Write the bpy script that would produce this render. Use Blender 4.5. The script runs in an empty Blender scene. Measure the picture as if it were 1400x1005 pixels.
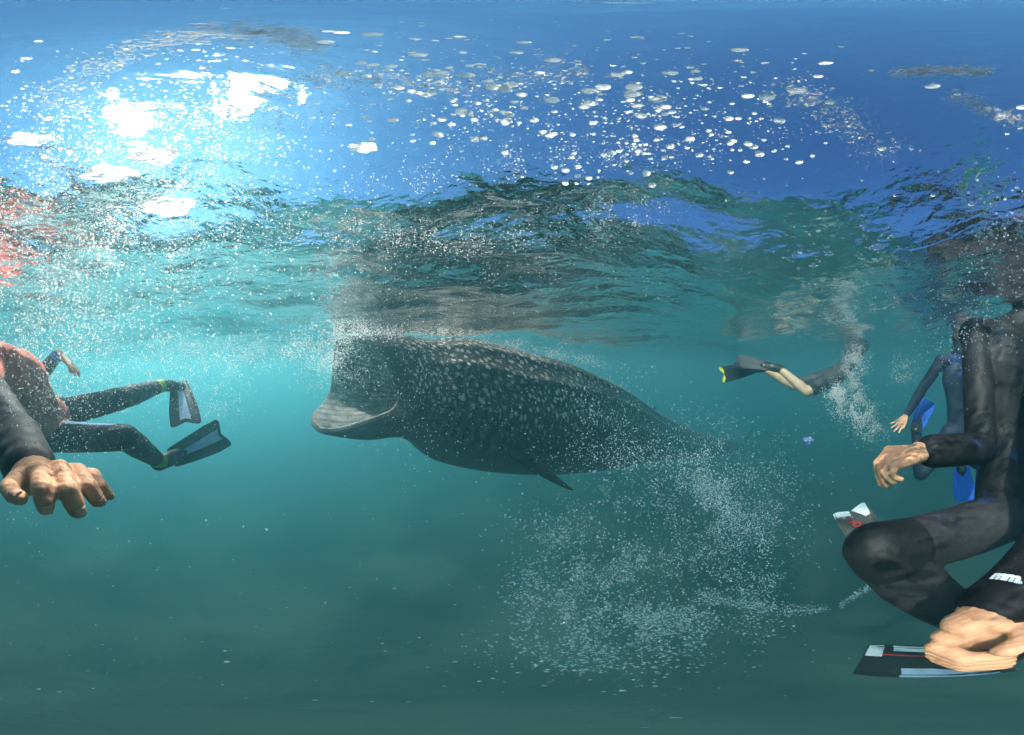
import bpy, bmesh, math, random
import numpy as np
from mathutils import Vector, Matrix, noise
random.seed(7); rng = np.random.default_rng(11)
R = math.radians
sc = bpy.context.scene
col = sc.collection

# ------------------------------------------------------------------ camera
# the photograph is an equirectangular panorama: 250.7 degrees wide, 180 high
SPAN = 250.7
cd = bpy.data.cameras.new('camera')
cd.type = 'PANO'; cd.panorama_type = 'EQUIRECTANGULAR'
cd.latitude_min, cd.latitude_max = R(-90), R(90)
cd.longitude_min, cd.longitude_max = R(-SPAN/2), R(SPAN/2)
cd.clip_start = 0.02; cd.clip_end = 400
cam = bpy.data.objects.new('camera', cd); col.objects.link(cam)
cam.location = (0, 0, 0); cam.rotation_euler = (R(90), 0, 0)
sc.camera = cam

# ------------------------------------------------------------------ light
SUN_AZ, SUN_EL = -88.0, 50.0
SKY_STRENGTH = 0.05
world = bpy.data.worlds.new('World'); sc.world = world; world.use_nodes = True
nt = world.node_tree; nt.nodes.clear()
sky = nt.nodes.new('ShaderNodeTexSky'); sky.sky_type = 'NISHITA'; sky.sun_disc = False
sky.sun_elevation = R(SUN_EL); sky.sun_rotation = R(SUN_AZ)
sky.altitude = 0; sky.air_density = 0.6; sky.dust_density = 0.25; sky.ozone_density = 6.0
bg = nt.nodes.new('ShaderNodeBackground'); bg.inputs[1].default_value = SKY_STRENGTH
out = nt.nodes.new('ShaderNodeOutputWorld')
gr = nt.nodes.new('ShaderNodeMix'); gr.data_type = 'RGBA'; gr.blend_type = 'MULTIPLY'; gr.inputs[0].default_value = 1; gr.inputs[7].default_value = (.48, .66, 1.08, 1)
nt.links.new(sky.outputs[0], gr.inputs[6]); nt.links.new(gr.outputs[2], bg.inputs[0]); nt.links.new(bg.outputs[0], out.inputs[0])
ld = bpy.data.lights.new('sun', 'SUN'); ld.energy = 5.0; ld.angle = R(0.5); ld.color = (1.0, 0.89, 0.74)
sun = bpy.data.objects.new('sun', ld); col.objects.link(sun)
S = Vector((math.sin(R(SUN_AZ))*math.cos(R(SUN_EL)), math.cos(R(SUN_AZ))*math.cos(R(SUN_EL)), math.sin(R(SUN_EL))))
sun.rotation_euler = S.to_track_quat('Z', 'Y').to_euler()
sun.location = (-3, 0, 6)
vs = sc.view_settings
vs.view_transform = 'Standard'; vs.look = 'None'; vs.gamma = 1; vs.use_curve_mapping = False
vs.exposure = 1.8
sc.display_settings.display_device = 'sRGB'
cy = sc.cycles
cy.use_denoising = True
cy.max_bounces = 10; cy.transparent_max_bounces = 24; cy.volume_bounces = 2
cy.diffuse_bounces = 2; cy.glossy_bounces = 3; cy.transmission_bounces = 6
cy.sample_clamp_indirect = 6.0
cy.caustics_reflective = True; cy.caustics_refractive = True

# ------------------------------------------------------------------ helpers
PX = SPAN/1400.0
def ray(px, py):
    a = R((px-700)*PX); e = R((502.5-py)*180/1005.0)
    return Vector((math.sin(a)*math.cos(e), math.cos(a)*math.cos(e), math.sin(e)))
def at(px, py, d):
    return ray(px, py)*d
def reach(p, px, py, L, far=True):
    """the point in direction (px,py) that lies at bone length L from p"""
    u = ray(px, py); b = u.dot(p); disc = L*L-(p.length_squared-b*b)
    if disc < 0: return u*b
    s = math.sqrt(disc)
    return u*(b+s if far else b-s)
class NT:
    def __init__(s, name):
        s.m = bpy.data.materials.new(name); s.m.use_nodes = True
        s.t = s.m.node_tree; s.t.nodes.clear()
    def n(s, kind, **kw):
        k = s.t.nodes.new(kind)
        for a, v in kw.items():
            if a.startswith('i_'):
                k.inputs[a[2:].replace('_', ' ')].default_value = v
            else: setattr(k, a, v)
        return k
    def l(s, a, b): s.t.links.new(a, b)
    def mix(s, f, a, b):
        k = s.t.nodes.new('ShaderNodeMix'); k.data_type = 'RGBA'
        for i, v in ((0, f), (6, a), (7, b)):
            if hasattr(v, 'is_output'): s.l(v, k.inputs[i])
            else: k.inputs[i].default_value = v if i == 0 else (*v, 1)
        return k.outputs[2]
    def ramp(s, x, stops):
        k = s.t.nodes.new('ShaderNodeValToRGB'); e = k.color_ramp.elements
        while len(e) < len(stops): e.new(0.5)
        for el, (p, c) in zip(e, stops):
            el.position = p; el.color = (c, c, c, 1) if not hasattr(c, '__len__') else (*c, 1)
        s.l(x, k.inputs[0]); return k.outputs[0]
    def noise(s, scale, detail=4, rough=.55, vec=None, dist=0):
        k = s.n('ShaderNodeTexNoise'); k.inputs['Scale'].default_value = scale
        k.inputs['Detail'].default_value = detail; k.inputs['Roughness'].default_value = rough
        k.inputs['Distortion'].default_value = dist
        if vec is not None: s.l(vec, k.inputs['Vector'])
        return k
    def coord(s, which='Object'):
        return s.n('ShaderNodeTexCoord').outputs[which]
    def bump(s, h, strength=.4, dist=.01):
        k = s.n('ShaderNodeBump'); k.inputs['Strength'].default_value = strength; k.inputs['Distance'].default_value = dist
        s.l(h, k.inputs['Height']); return k.outputs[0]
    def out(s, surf=None, vol=None):
        o = s.n('ShaderNodeOutputMaterial')
        if surf is not None: s.l(surf, o.inputs[0])
        if vol is not None: s.l(vol, o.inputs[1])
        return s.m
def tag(o, label=None, cat=None, group=None, kind=None):
    if label: o['label'] = label
    if cat: o['category'] = cat
    if group: o['group'] = group
    if kind: o['kind'] = kind
    return o
def mesh_np(name, V, F, mat=None, smooth=True):
    """V (n,3), F (m,k) arrays -> mesh"""
    me = bpy.data.meshes.new(name); V = np.asarray(V, np.float32); F = np.asarray(F, np.int32)
    me.vertices.add(len(V)); me.vertices.foreach_set('co', V.ravel())
    k = F.shape[1]; me.loops.add(F.size); me.loops.foreach_set('vertex_index', F.ravel())
    me.polygons.add(len(F)); me.polygons.foreach_set('loop_start', np.arange(0, F.size, k, dtype=np.int32))
    me.polygons.foreach_set('loop_total', np.full(len(F), k, np.int32))
    me.update(calc_edges=True); me.validate()
    if smooth: me.polygons.foreach_set('use_smooth', np.ones(len(F), bool))
    if mat: me.materials.append(mat)
    return me
def link(name, me, parent=None):
    o = bpy.data.objects.new(name, me); col.objects.link(o)
    if parent is not None: o.parent = parent
    return o

# ------------------------------------------------------------------ water surface
H = 0.28                       # the camera floats this far under the mean surface
WAVES = []
def _mk():
    r = random.Random(3)
    for lam, amp, n in ((3.1, .022, 3), (1.5, .011, 4), (.75, .0058, 5), (.36, .0044, 7), (.19, .0022, 8)):
        for i in range(n):
            th = R(100)+r.uniform(-1.1, 1.1); l = lam*r.uniform(.8, 1.25)
            k = 2*math.pi/l
            WAVES.append((k*math.cos(th), k*math.sin(th), amp*r.uniform(.6, 1.1), r.uniform(0, 6.28), l))
_mk()
def wave_z(x, y):
    x = np.asarray(x, float); y = np.asarray(y, float); r = np.hypot(x, y)
    z = np.zeros_like(x)
    wx = x+.06*np.sin(2.3*y+1.1)+.03*np.sin(6.1*y+.4*x); wy = y+.06*np.sin(2.0*x+.3)+.03*np.sin(5.3*x-1.)
    for kx, ky, a, ph, l in WAVES:
        p = kx*wx+ky*wy+ph
        s = (1-np.abs(np.sin(p*.5)))*1.6-.6 if l < .5 else np.sin(p)
        z += a*s*np.exp(-(r*.012/l)**2)
    return z+H
nA = 760
rad = [0.0]+[0.012*(i+1) for i in range(40)]
while rad[-1] < 60: rad.append(rad[-1]*1.0135+.004)
rad[0] = .0004; rad = np.array(rad); A = np.linspace(0, 2*np.pi, nA, endpoint=False)
RR, AA = np.meshgrid(rad, A, indexing='ij'); X = RR*np.sin(AA); Y = RR*np.cos(AA)
V = np.stack([X, Y, wave_z(X, Y)], -1).reshape(-1, 3)
i, j = np.meshgrid(np.arange(len(rad)-1), np.arange(nA), indexing='ij'); j2 = (j+1) % nA
F = np.stack([i*nA+j, i*nA+j2, (i+1)*nA+j2, (i+1)*nA+j], -1).reshape(-1, 4)[:, ::-1]
M = NT('sea_surface')
geo = M.n('ShaderNodeNewGeometry'); co = M.coord('Object')
n1 = M.noise(9, 3, .55, co, .6); n2 = M.noise(34, 3, .5, co, .4)
hb = M.n('ShaderNodeMath', operation='MULTIPLY_ADD'); M.l(n2.outputs[0], hb.inputs[0]); hb.inputs[1].default_value = .34; M.l(n1.outputs[0], hb.inputs[2])
bm_ = M.bump(hb.outputs[0], .85, .015)
fr = M.n('ShaderNodeFresnel'); fr.inputs[0].default_value = 1.333; M.l(bm_, fr.inputs[1])
tr = M.n('ShaderNodeBsdfTransparent'); tr.inputs[0].default_value = (.84, .93, 1, 1)
rf = M.n('ShaderNodeBsdfRefraction'); rf.inputs['Roughness'].default_value = 0.30; rf.inputs[0].default_value = (.82, .92, 1, 1); rf.inputs['IOR'].default_value = 1.333; M.l(bm_, rf.inputs['Normal'])
m1 = M.n('ShaderNodeMixShader'); m1.inputs[0].default_value = .45; M.l(tr.outputs[0], m1.inputs[1]); M.l(rf.outputs[0], m1.inputs[2])
gl = M.n('ShaderNodeBsdfGlossy'); gl.inputs['Roughness'].default_value = .0; gl.inputs[0].default_value = (1, 1, 1, 1); M.l(bm_, gl.inputs['Normal'])
m2 = M.n('ShaderNodeMixShader'); M.l(fr.outputs[0], m2.inputs[0]); M.l(m1.outputs[0], m2.inputs[1]); M.l(gl.outputs[0], m2.inputs[2])
me = mesh_np('water_surface', V, F, M.out(m2.outputs[0]))
bmf = bmesh.new(); bmf.from_mesh(me); bmesh.ops.recalc_face_normals(bmf, faces=bmf.faces)
if sum(f.normal.z for f in list(bmf.faces)[:500]) < 0: bmesh.ops.reverse_faces(bmf, faces=bmf.faces)
bmf.to_mesh(me); bmf.free()
tag(link('water_surface', me), kind='structure')

# ------------------------------------------------------------------ seabed and the murky water
SEA_Z = -5.2
n = 60; g = np.linspace(-62, 62, n); X, Y = np.meshgrid(g, g)
Z = SEA_Z+.25*np.sin(X*.31+1)*np.cos(Y*.27)+.12*np.sin(X*.9+Y*.7)
i, j = np.meshgrid(np.arange(n-1), np.arange(n-1), indexing='ij')
F = np.stack([i*n+j, i*n+j+1, (i+1)*n+j+1, (i+1)*n+j], -1).reshape(-1, 4)
M = NT('sand'); co = M.coord()
c = M.mix(M.ramp(M.noise(.6, 5, .6, co).outputs[0], [(.35, 0), (.65, 1)]), (.03, .03, .022), (.10, .09, .065))
b = M.n('ShaderNodeBsdfDiffuse'); M.l(c, b.inputs[0]); M.l(M.bump(M.noise(5, 4, .6, co).outputs[0], .6, .05), b.inputs['Normal'])
tag(link('seabed', mesh_np('seabed', np.stack([X, Y, Z], -1).reshape(-1, 3), F, M.out(b.outputs[0]))), kind='structure')

HB = 66; zb, zt = SEA_Z-1.4, H+.58
V = [(x, y, z) for x in (-HB, HB) for y in (-HB, HB) for z in (zb, zt)]
F = [(0, 1, 3, 2), (4, 6, 7, 5), (0, 4, 5, 1), (2, 3, 7, 6), (0, 2, 6, 4), (1, 5, 7, 3)]
M = NT('murky_water')
pv = M.n('ShaderNodeVolumePrincipled')
pv.inputs['Color'].default_value = (.16, .46, .53, 1)
pv.inputs['Absorption Color'].default_value = (.02, .25, .3, 1)
pv.inputs['Density'].default_value = .21; pv.inputs['Anisotropy'].default_value = .57
hz = link('haze', mesh_np('haze', V, F, M.out(None, pv.outputs[0]), smooth=False))
tag(hz, kind='stuff')
# ------------------------------------------------------------------ whale shark
def catmull(P, n):
    """P (k, ...) control values -> n samples of a Catmull-Rom curve"""
    P = np.asarray(P, float); k = len(P)
    t = np.linspace(0, k-1-1e-6, n); i = t.astype(int); f = (t-i).reshape((-1,)+(1,)*(P.ndim-1))
    g = lambda q: P[np.clip(q, 0, k-1)]
    a, b, c, d = g(i-1), g(i), g(i+1), g(i+2)
    return .5*((2*b)+(-a+c)*f+(2*a-5*b+4*c-d)*f*f+(-a+3*b-3*c+d)*f**3)
def whale():
    NT_ = 144
    th = np.linspace(0, 2*np.pi, NT_, endpoint=False)
    # the open mouth: its rim, from the top of the upper jaw round the near corner, the lower lip and the far corner
    rim = [(0, 482, 462, 1.72), (25, 505, 461, 1.60), (50, 519, 478, 1.53), (72, 536, 512, 1.50), (92, 548, 545, 1.50),
           (108, 538, 562, 1.50), (128, 500, 576, 1.55), (150, 462, 587, 1.62), (168, 436, 588, 1.68), (180, 426, 577, 1.74),
           (194, 428, 564, 1.84), (214, 440, 553, 1.93), (238, 452, 535, 2.0), (270, 455, 505, 2.02), (300, 456, 483, 2.0), (325, 460, 468, 1.92)]
    ra = np.radians([r[0] for r in rim]); rp = np.array([list(at(*r[1:])) for r in rim])
    ring0 = np.stack([np.interp(th, np.append(ra, 2*np.pi), np.append(rp[:, c], rp[0, c])) for c in range(3)], -1)
    for _ in range(3): ring0 = .5*ring0+.25*(np.roll(ring0, 1, 0)+np.roll(ring0, -1, 0))
    st = [(568, 531, 1.76, .385, .33), (612, 545, 1.88, .50, .43), (690, 562, 2.16, .57, .50), (770, 574, 2.75, .64, .52),
          (838, 586, 4.0, .70, .52), (892, 597, 5.6, .59, .44), (945, 607, 7.3, .45, .32), (990, 611, 9.0, .30, .19), (1015, 611, 10.2, .20, .10)]
    C = np.array([list(at(*s[:3])) for s in st])
    T = np.gradient(C, axis=0); T /= np.linalg.norm(T, axis=1)[:, None]
    up = np.array([0, 0, 1.])-T*T[:, 2:3]; up /= np.linalg.norm(up, axis=1)[:, None]
    side = np.cross(T, up)                                   # towards the camera
    side *= np.sign(-(side*C).sum(1))[:, None]
    cs, sn = np.cos(th), np.sin(th)
    se = lambda v, p: np.sign(v)*np.abs(v)**p
    rings = [ring0]
    # a rolled lip just outside the rim
    body1 = None
    for q, s in enumerate(st):
        a, b = s[3], s[4]
        flat = .92 if q < 4 else 1.0
        rg = C[q]+up[q]*(se(cs, flat)*a)[:, None]+side[q]*(se(sn, flat)*b)[:, None]
        rings.append(rg)
    c0 = ring0.mean(0)
    lip = ring0+(ring0-c0)*.075+(rings[1]-ring0)*.06
    rings.insert(1, lip)
    mid = lip*.5+rings[2]*.5+(rings[2]-rings[2].mean(0))*.05
    rings.insert(2, mid)
    NR = 260
    B = catmull(np.array(rings), NR)
    u = np.linspace(0, 1, NR)
    # ridges that run along the flank, gill slits, faint folds
    ctr = B.mean(1, keepdims=True); dirn = B-ctr; rad_ = np.linalg.norm(dirn, axis=2, keepdims=True); dirn /= rad_
    d = np.zeros((NR, NT_))
    fade = np.clip((u-.2)/.12, 0, 1)*np.clip((.95-u)/.3, 0, 1)
    for ang, w in ((38, 5), (62, 5), (88, 6)):
        for sg in (1, -1):
            dd = (np.degrees(th)-(ang if sg > 0 else 360-ang)+180) % 360-180
            d += .022*fade[:, None]*np.exp(-(dd/w)**2)[None]
    d += .02*np.exp(-((np.degrees(th)+180) % 360-180)[None]**2/60.)*fade[:, None]
    for k in range(5):
        uu = .335+k*.017
        for lo, hi in ((62, 118), (242, 298)):
            m = ((np.degrees(th) > lo) & (np.degrees(th) < hi)).astype(float)
            d -= .032*np.exp(-((u-uu-.0)[:, None]/.0035)**2)*m[None]
    B = B+dirn*d[:, :, None]
    # the inside of the mouth runs back to a dark throat
    inn = []
    throat = C[1]*.35+C[0]*.65
    for k, (f, sh) in enumerate(((.0, .965), (.12, .95), (.3, .93), (.52, .82), (.74, .62), (.9, .4), (1.0, .12))):
        ck = c0*(1-f)+throat*f
        inn.append(ck+(ring0-c0)*sh)
    inn = catmull(np.array(inn), 36)[::-1]
    ALL = np.concatenate([inn, B]); n = len(ALL); ni = len(inn)
    V = ALL.reshape(-1, 3)
    i, j = np.meshgrid(np.arange(n-1), np.arange(NT_), indexing='ij'); j2 = (j+1) % NT_
    F = np.stack([i*NT_+j, i*NT_+j2, (i+1)*NT_+j2, (i+1)*NT_+j], -1).reshape(-1, 4)
    Ls = np.concatenate([[0], np.cumsum(np.linalg.norm(np.diff(ALL.mean(1), axis=0), axis=1))])
    s_of = np.repeat(Ls, NT_); t_of = np.tile(th, n); inside = np.repeat((np.arange(n) < ni).astype(float), NT_)
    up_i = catmull(np.concatenate([[up[0]]*3, up]), NR)
    hf = np.einsum('ijk,ik->ij', B-B.mean(1, keepdims=True), up_i); hf = hf/np.abs(hf).max(1, keepdims=True)
    hgt = np.concatenate([np.zeros((ni, NT_)), hf]).ravel()
    girth = np.repeat(np.linalg.norm(ALL-ALL.mean(1, keepdims=True), axis=2).mean(1), NT_)
    # fins: closed lens-section blades rooted inside the body
    Vs, Fs, extra = [V], [F], []
    off = len(V)
    def fin(root_a, root_b, tip_a, tip_b, thick, bend):
        nonlocal off
        nu, nv = 22, 16
        ra_, rb_, ta, tb = map(np.asarray, (root_a, root_b, tip_a, tip_b))
        nrm = np.cross(rb_-ra_, ta-ra_); nrm = nrm/np.linalg.norm(nrm)
        pts = []
        for a in np.linspace(0, 1, nu):
            le = ra_*(1-a)+ta*a; te = rb_*(1-a)+tb*a
            le = le-(rb_-ra_)*.16*math.sin(a*math.pi)*1.0; te = te-(rb_-ra_)*.10*math.sin(a*math.pi)
            row = []
            for q in range(2*nv):
                v = q/nv if q < nv else 2-q/nv
                sg = 1 if q < nv else -1
                p = le*(1-v)+te*v
                tk = thick*(1-a)**.7*math.sin(math.pi*min(1, max(0, v)))**.6
                row.append(p+nrm*(sg*tk+bend*a*a))
            pts.append(row)
        pts = np.array(pts); m = 2*nv
        i, j = np.meshgrid(np.arange(nu-1), np.arange(m), indexing='ij'); j2 = (j+1) % m
        Fs.append(np.stack([i*m+j, i*m+j2, (i+1)*m+j2, (i+1)*m+j], -1).reshape(-1, 4)+off)
        Vs.append(pts.reshape(-1, 3)); off += pts.size//3
        extra.append(pts.size//3)
    P3 = lambda *a: np.array(list(at(*a)))
    fin(P3(655, 590, 1.78), P3(712, 600, 1.95), P3(782, 664, 1.80), P3(791, 665, 1.83), .05, .05)        # near pectoral
    fr_ = C[2]-side[2]*.40+up[2]*-.15
    fin(fr_-T[2]*.2, fr_+T[2]*.2, fr_-side[2]*.8-up[2]*.35+T[2]*.5, fr_-side[2]*.8-up[2]*.35+T[2]*.62, .05, -.05)
    dr = C[4]*.3+C[5]*.7+up[5]*.36
    fin(dr-T[5]*.3, dr+T[5]*.25, dr+up[5]*.34+T[5]*.25, dr+up[5]*.34+T[5]*.36, .03, 0)
    e = C[-1]-T[-1]*.12
    fin(e+up[-1]*.05-T[-1]*.1, e+T[-1]*.25, e+up[-1]*.85+T[-1]*.75, e+up[-1]*.85+T[-1]*.9, .03, 0)
    fin(e-up[-1]*.05-T[-1]*.1, e+T[-1]*.25, e-up[-1]*.45+T[-1]*.4, e-up[-1]*.45+T[-1]*.5, .03, 0)
    V = np.concatenate(Vs); F = np.concatenate(Fs)
    pad = lambda a, v: np.concatenate([a, np.full(len(V)-len(a), v)])
    M = NT('shark_skin')
    at_ = lambda nm: M.n('ShaderNodeAttribute', attribute_name=nm).outputs['Fac']
    S_, Th, hg, ins, gi = at_('along'), at_('around'), at_('height'), at_('inside'), at_('girth')
    co = M.coord()
    # pale spots: cells in skin coordinates, wobbled so that rows are not ruled
    cmb = M.n('ShaderNodeCombineXYZ'); M.l(S_, cmb.inputs[0]); M.l(Th, cmb.inputs[1])
    nz = M.noise(5, 2, .5, co)
    wob = M.n('ShaderNodeVectorMath', operation='MULTIPLY_ADD'); M.l(nz.outputs['Color'], wob.inputs[0]); wob.inputs[1].default_value = (.07, .10, 0); M.l(cmb.outputs[0], wob.inputs[2])
    def vor(sx, sy, lo, hi, rnd=.8):
        mp = M.n('ShaderNodeMapping'); m0 = M.n('ShaderNodeMapping'); m0.inputs['Scale'].default_value = (1, .5, 1); m0.inputs['Rotation'].default_value = (0, 0, -.75); M.l(wob.outputs[0], m0.inputs[0])
        mp.inputs['Scale'].default_value = (sx, sy, 1); M.l(m0.outputs[0], mp.inputs[0])
        v = M.n('ShaderNodeTexVoronoi'); v.voronoi_dimensions = '2D'; v.inputs['Scale'].default_value = 1; v.inputs['Randomness'].default_value = rnd; M.l(mp.outputs[0], v.inputs[0])
        return M.ramp(v.outputs['Distance'], [(lo, 1), (hi, 0)])
    s1 = vor(12.5, 19, .17, .26); s2 = vor(22, 34, .12, .21)
    mx = M.n('ShaderNodeMath', operation='MAXIMUM'); M.l(s1, mx.inputs[0])
    hs = M.n('ShaderNodeMath', operation='MULTIPLY'); M.l(s2, hs.inputs[0]); hs.inputs[1].default_value = .55; M.l(hs.outputs[0], mx.inputs[1])
    wear = M.ramp(M.noise(3.5, 4, .6, co).outputs[0], [(.3, .35), (.62, 1)])
    mul = M.n('ShaderNodeMath', operation='MULTIPLY'); M.l(mx.outputs[0], mul.inputs[0]); M.l(wear, mul.inputs[1])
    lipm = M.n('ShaderNodeMapRange'); lipm.inputs[1].default_value = float(Ls[ni])+.10; lipm.inputs[2].default_value = float(Ls[ni])+.26; M.l(S_, lipm.inputs[0])
    low = M.n('ShaderNodeMapRange'); low.inputs[1].default_value = -.30; low.inputs[2].default_value = .12; low.inputs[3].default_value = .12; M.l(hg, low.inputs[0])
    for q_ in (lipm, low):
        k_ = M.n('ShaderNodeMath', operation='MULTIPLY'); M.l(mul.outputs[0], k_.inputs[0]); M.l(q_.outputs[0], k_.inputs[1]); mul = k_
    base = M.mix(M.ramp(M.noise(14, 5, .65, co).outputs[0], [(.3, 0), (.7, 1)]), (.020, .016, .014), (.060, .048, .040))
    c = M.mix(mul.outputs[0], base, (.74, .62, .50))
    belly = M.ramp(hg, [(.0, 1), (.10, 0)])
    mr = M.n('ShaderNodeMapRange'); mr.inputs[1].default_value = -.72; mr.inputs[2].default_value = -.40; mr.inputs[3].default_value = 1; mr.inputs[4].default_value = 0; M.l(hg, mr.inputs[0])
    c = M.mix(mr.outputs[0], c, (.11, .105, .10))
    lining = M.mix(M.ramp(M.noise(16, 4, .6, co).outputs[0], [(.35, 0), (.7, 1)]), (.12, .11, .10), (.34, .31, .28))
    rk = M.n('ShaderNodeMath', operation='MULTIPLY'); M.l(Th, rk.inputs[0]); rk.inputs[1].default_value = 34
    rs = M.n('ShaderNodeMath', operation='SINE'); M.l(rk.outputs[0], rs.inputs[0])
    lining = M.mix(M.ramp(rs.outputs[0], [(.2, .0), (.9, .55)]), lining, (.05, .045, .042))
    c = M.mix(ins, c, lining)
    b = M.n('ShaderNodeBsdfPrincipled'); M.l(c, b.inputs['Base Color']); b.inputs['Roughness'].default_value = .55; b.inputs['Specular IOR Level'].default_value = .15
    M.l(M.bump(M.noise(60, 5, .7, co).outputs[0], .5, .006), b.inputs['Normal'])
    me = mesh_np('whale_shark', V, F, M.out(b.outputs[0]))
    for nm, arr in (('along', pad(s_of, 2.0)), ('around', pad(t_of*1.0, 0)), ('height', pad(hgt, .3)), ('inside', pad(inside, 0)), ('girth', pad(girth, .3))):
        a = me.attributes.new(nm, 'FLOAT', 'POINT')
        if nm == 'along': arr[len(s_of):] = V[len(s_of):, 0]
        if nm == 'around': arr[len(s_of):] = V[len(s_of):, 2]*2+V[len(s_of):, 1]
        a.data.foreach_set('value', np.asarray(arr, np.float32))
    o = tag(link('whale_shark', me), 'dark spotted whale shark feeding with wide open mouth just under the surface', 'whale shark')
    # a small eye behind the near corner of the mouth
    k = int(NR*.20); q = int(NT_*92/360); p = Vector(B[k, q]); nr = Vector(dirn[k, q])
    bm = bmesh.new(); bmesh.ops.create_uvsphere(bm, u_segments=16, v_segments=10, radius=.020)
    me2 = bpy.data.meshes.new('eye'); bm.to_mesh(me2); bm.free()
    E_ = NT('eye_black'); eb = E_.n('ShaderNodeBsdfPrincipled'); eb.inputs['Base Color'].default_value = (.008, .008, .009, 1); eb.inputs['Roughness'].default_value = .12
    me2.materials.append(E_.out(eb.outputs[0])); eo = link('eye', me2, o); eo.location = p-nr*.008
    print('whale length', Ls[-1])
    return o
whale()
# ------------------------------------------------------------------ swimmers
def tube_mesh(bm, p0, p1, r0, r1, flat=1.0, axis=None, n=16):
    """a tapered capsule; flat squeezes its section across 'axis' (the wide direction)"""
    p0, p1 = Vector(p0), Vector(p1); d = p1-p0; L = d.length
    t = d.normalized() if L > 1e-6 else Vector((0, 0, 1))
    a = Vector(axis) if axis is not None else (Vector((0, 0, 1)) if abs(t.z) < .9 else Vector((1, 0, 0)))
    a = (a-t*a.dot(t)).normalized(); b = t.cross(a)
    prof = []
    for k in range(5): q = math.pi/2*(1-k/4); prof.append((p0-t*(r0*math.sin(q)), r0*math.cos(q)))
    prof.append((p0.lerp(p1, .5), (r0+r1)/2))
    for k in range(5): q = math.pi/2*k/4; prof.append((p1+t*(r1*math.sin(q)), r1*math.cos(q)))
    rows = []
    for c, r in prof:
        r = max(r, 1e-4)
        rows.append([bm.verts.new(c+a*(r*math.cos(w))+b*(r*flat*math.sin(w))) for w in (2*math.pi*i/n for i in range(n))])
    for x, y in zip(rows, rows[1:]):
        for i in range(n): bm.faces.new((x[i], x[(i+1) % n], y[(i+1) % n], y[i]))
    bm.faces.new(rows[0][::-1]); bm.faces.new(rows[-1])
def fuse(caps, voxel, smooth=6, grow=0.0):
    """capsules -> one continuous skin (vertices, faces)"""
    bm = bmesh.new()
    for c in caps: tube_mesh(bm, c['a'], c['b'], c['ra']+grow, c['rb']+grow, c.get('flat', 1), c.get('axis'))
    bmesh.ops.recalc_face_normals(bm, faces=bm.faces)
    me = bpy.data.meshes.new('tmp'); bm.to_mesh(me); bm.free()
    o = bpy.data.objects.new('tmp', me); col.objects.link(o)
    m = o.modifiers.new('r', 'REMESH'); m.mode = 'VOXEL'; m.voxel_size = voxel; m.use_smooth_shade = True
    s = o.modifiers.new('s', 'SMOOTH'); s.factor = .5; s.iterations = smooth
    dg = bpy.context.evaluated_depsgraph_get(); ev = o.evaluated_get(dg); em = ev.to_mesh()
    V = np.empty(len(em.vertices)*3, np.float32); em.vertices.foreach_get('co', V); V = V.reshape(-1, 3)
    F = np.array([tuple(p.vertices)+((p.vertices[0],) if len(p.vertices) == 3 else ()) for p in em.polygons], np.int32)
    ev.to_mesh_clear(); bpy.data.objects.remove(o); bpy.data.meshes.remove(me)
    return V, F
def cap(a, b, ra, rb, flat=1, axis=None, mat=0):
    return dict(a=Vector(a), b=Vector(b), ra=ra, rb=rb, flat=flat, axis=axis, mat=mat)
def skin_object(name, shells, mats, parent=None, grow=0.0):
    """shells: (capsules, voxel, smooth) fused one by one and joined in one mesh; each face takes the material of its nearest capsule"""
    Vs, Fs, Ms, off = [], [], [], 0
    for caps, vox, sm in shells:
        V, F = fuse(caps, vox, sm, grow)
        cen = V[F].mean(1); best = np.full(len(F), 1e9); mi = np.zeros(len(F), np.int32)
        for c in caps:
            a, b = np.array(c['a']), np.array(c['b']); ab = b-a; L2 = max(ab@ab, 1e-9)
            t = np.clip((cen-a)@ab/L2, 0, 1); dist = np.linalg.norm(cen-(a+t[:, None]*ab), axis=1)-(c['ra']+(c['rb']-c['ra'])*t)
            if c.get('prefer'): dist = dist-c['prefer']
            k = dist < best; best[k] = dist[k]; mi[k] = c['mat']
        Vs.append(V); Fs.append(F+off); Ms.append(mi); off += len(V)
    me = mesh_np(name, np.vstack(Vs), np.vstack(Fs))
    for m in mats: me.materials.append(m)
    me.polygons.foreach_set('material_index', np.concatenate(Ms))
    return link(name, me, parent)
def ik(a, b, L1, L2, pole):
    a, b, pole = Vector(a), Vector(b), Vector(pole); d = b-a; D = min(d.length, (L1+L2)*.999); t = d.normalized()
    x = (L1*L1-L2*L2+D*D)/(2*D); h = math.sqrt(max(0, L1*L1-x*x)); w = pole-a; w = (w-t*w.dot(t)).normalized()
    return a+t*x+w*h

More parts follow.
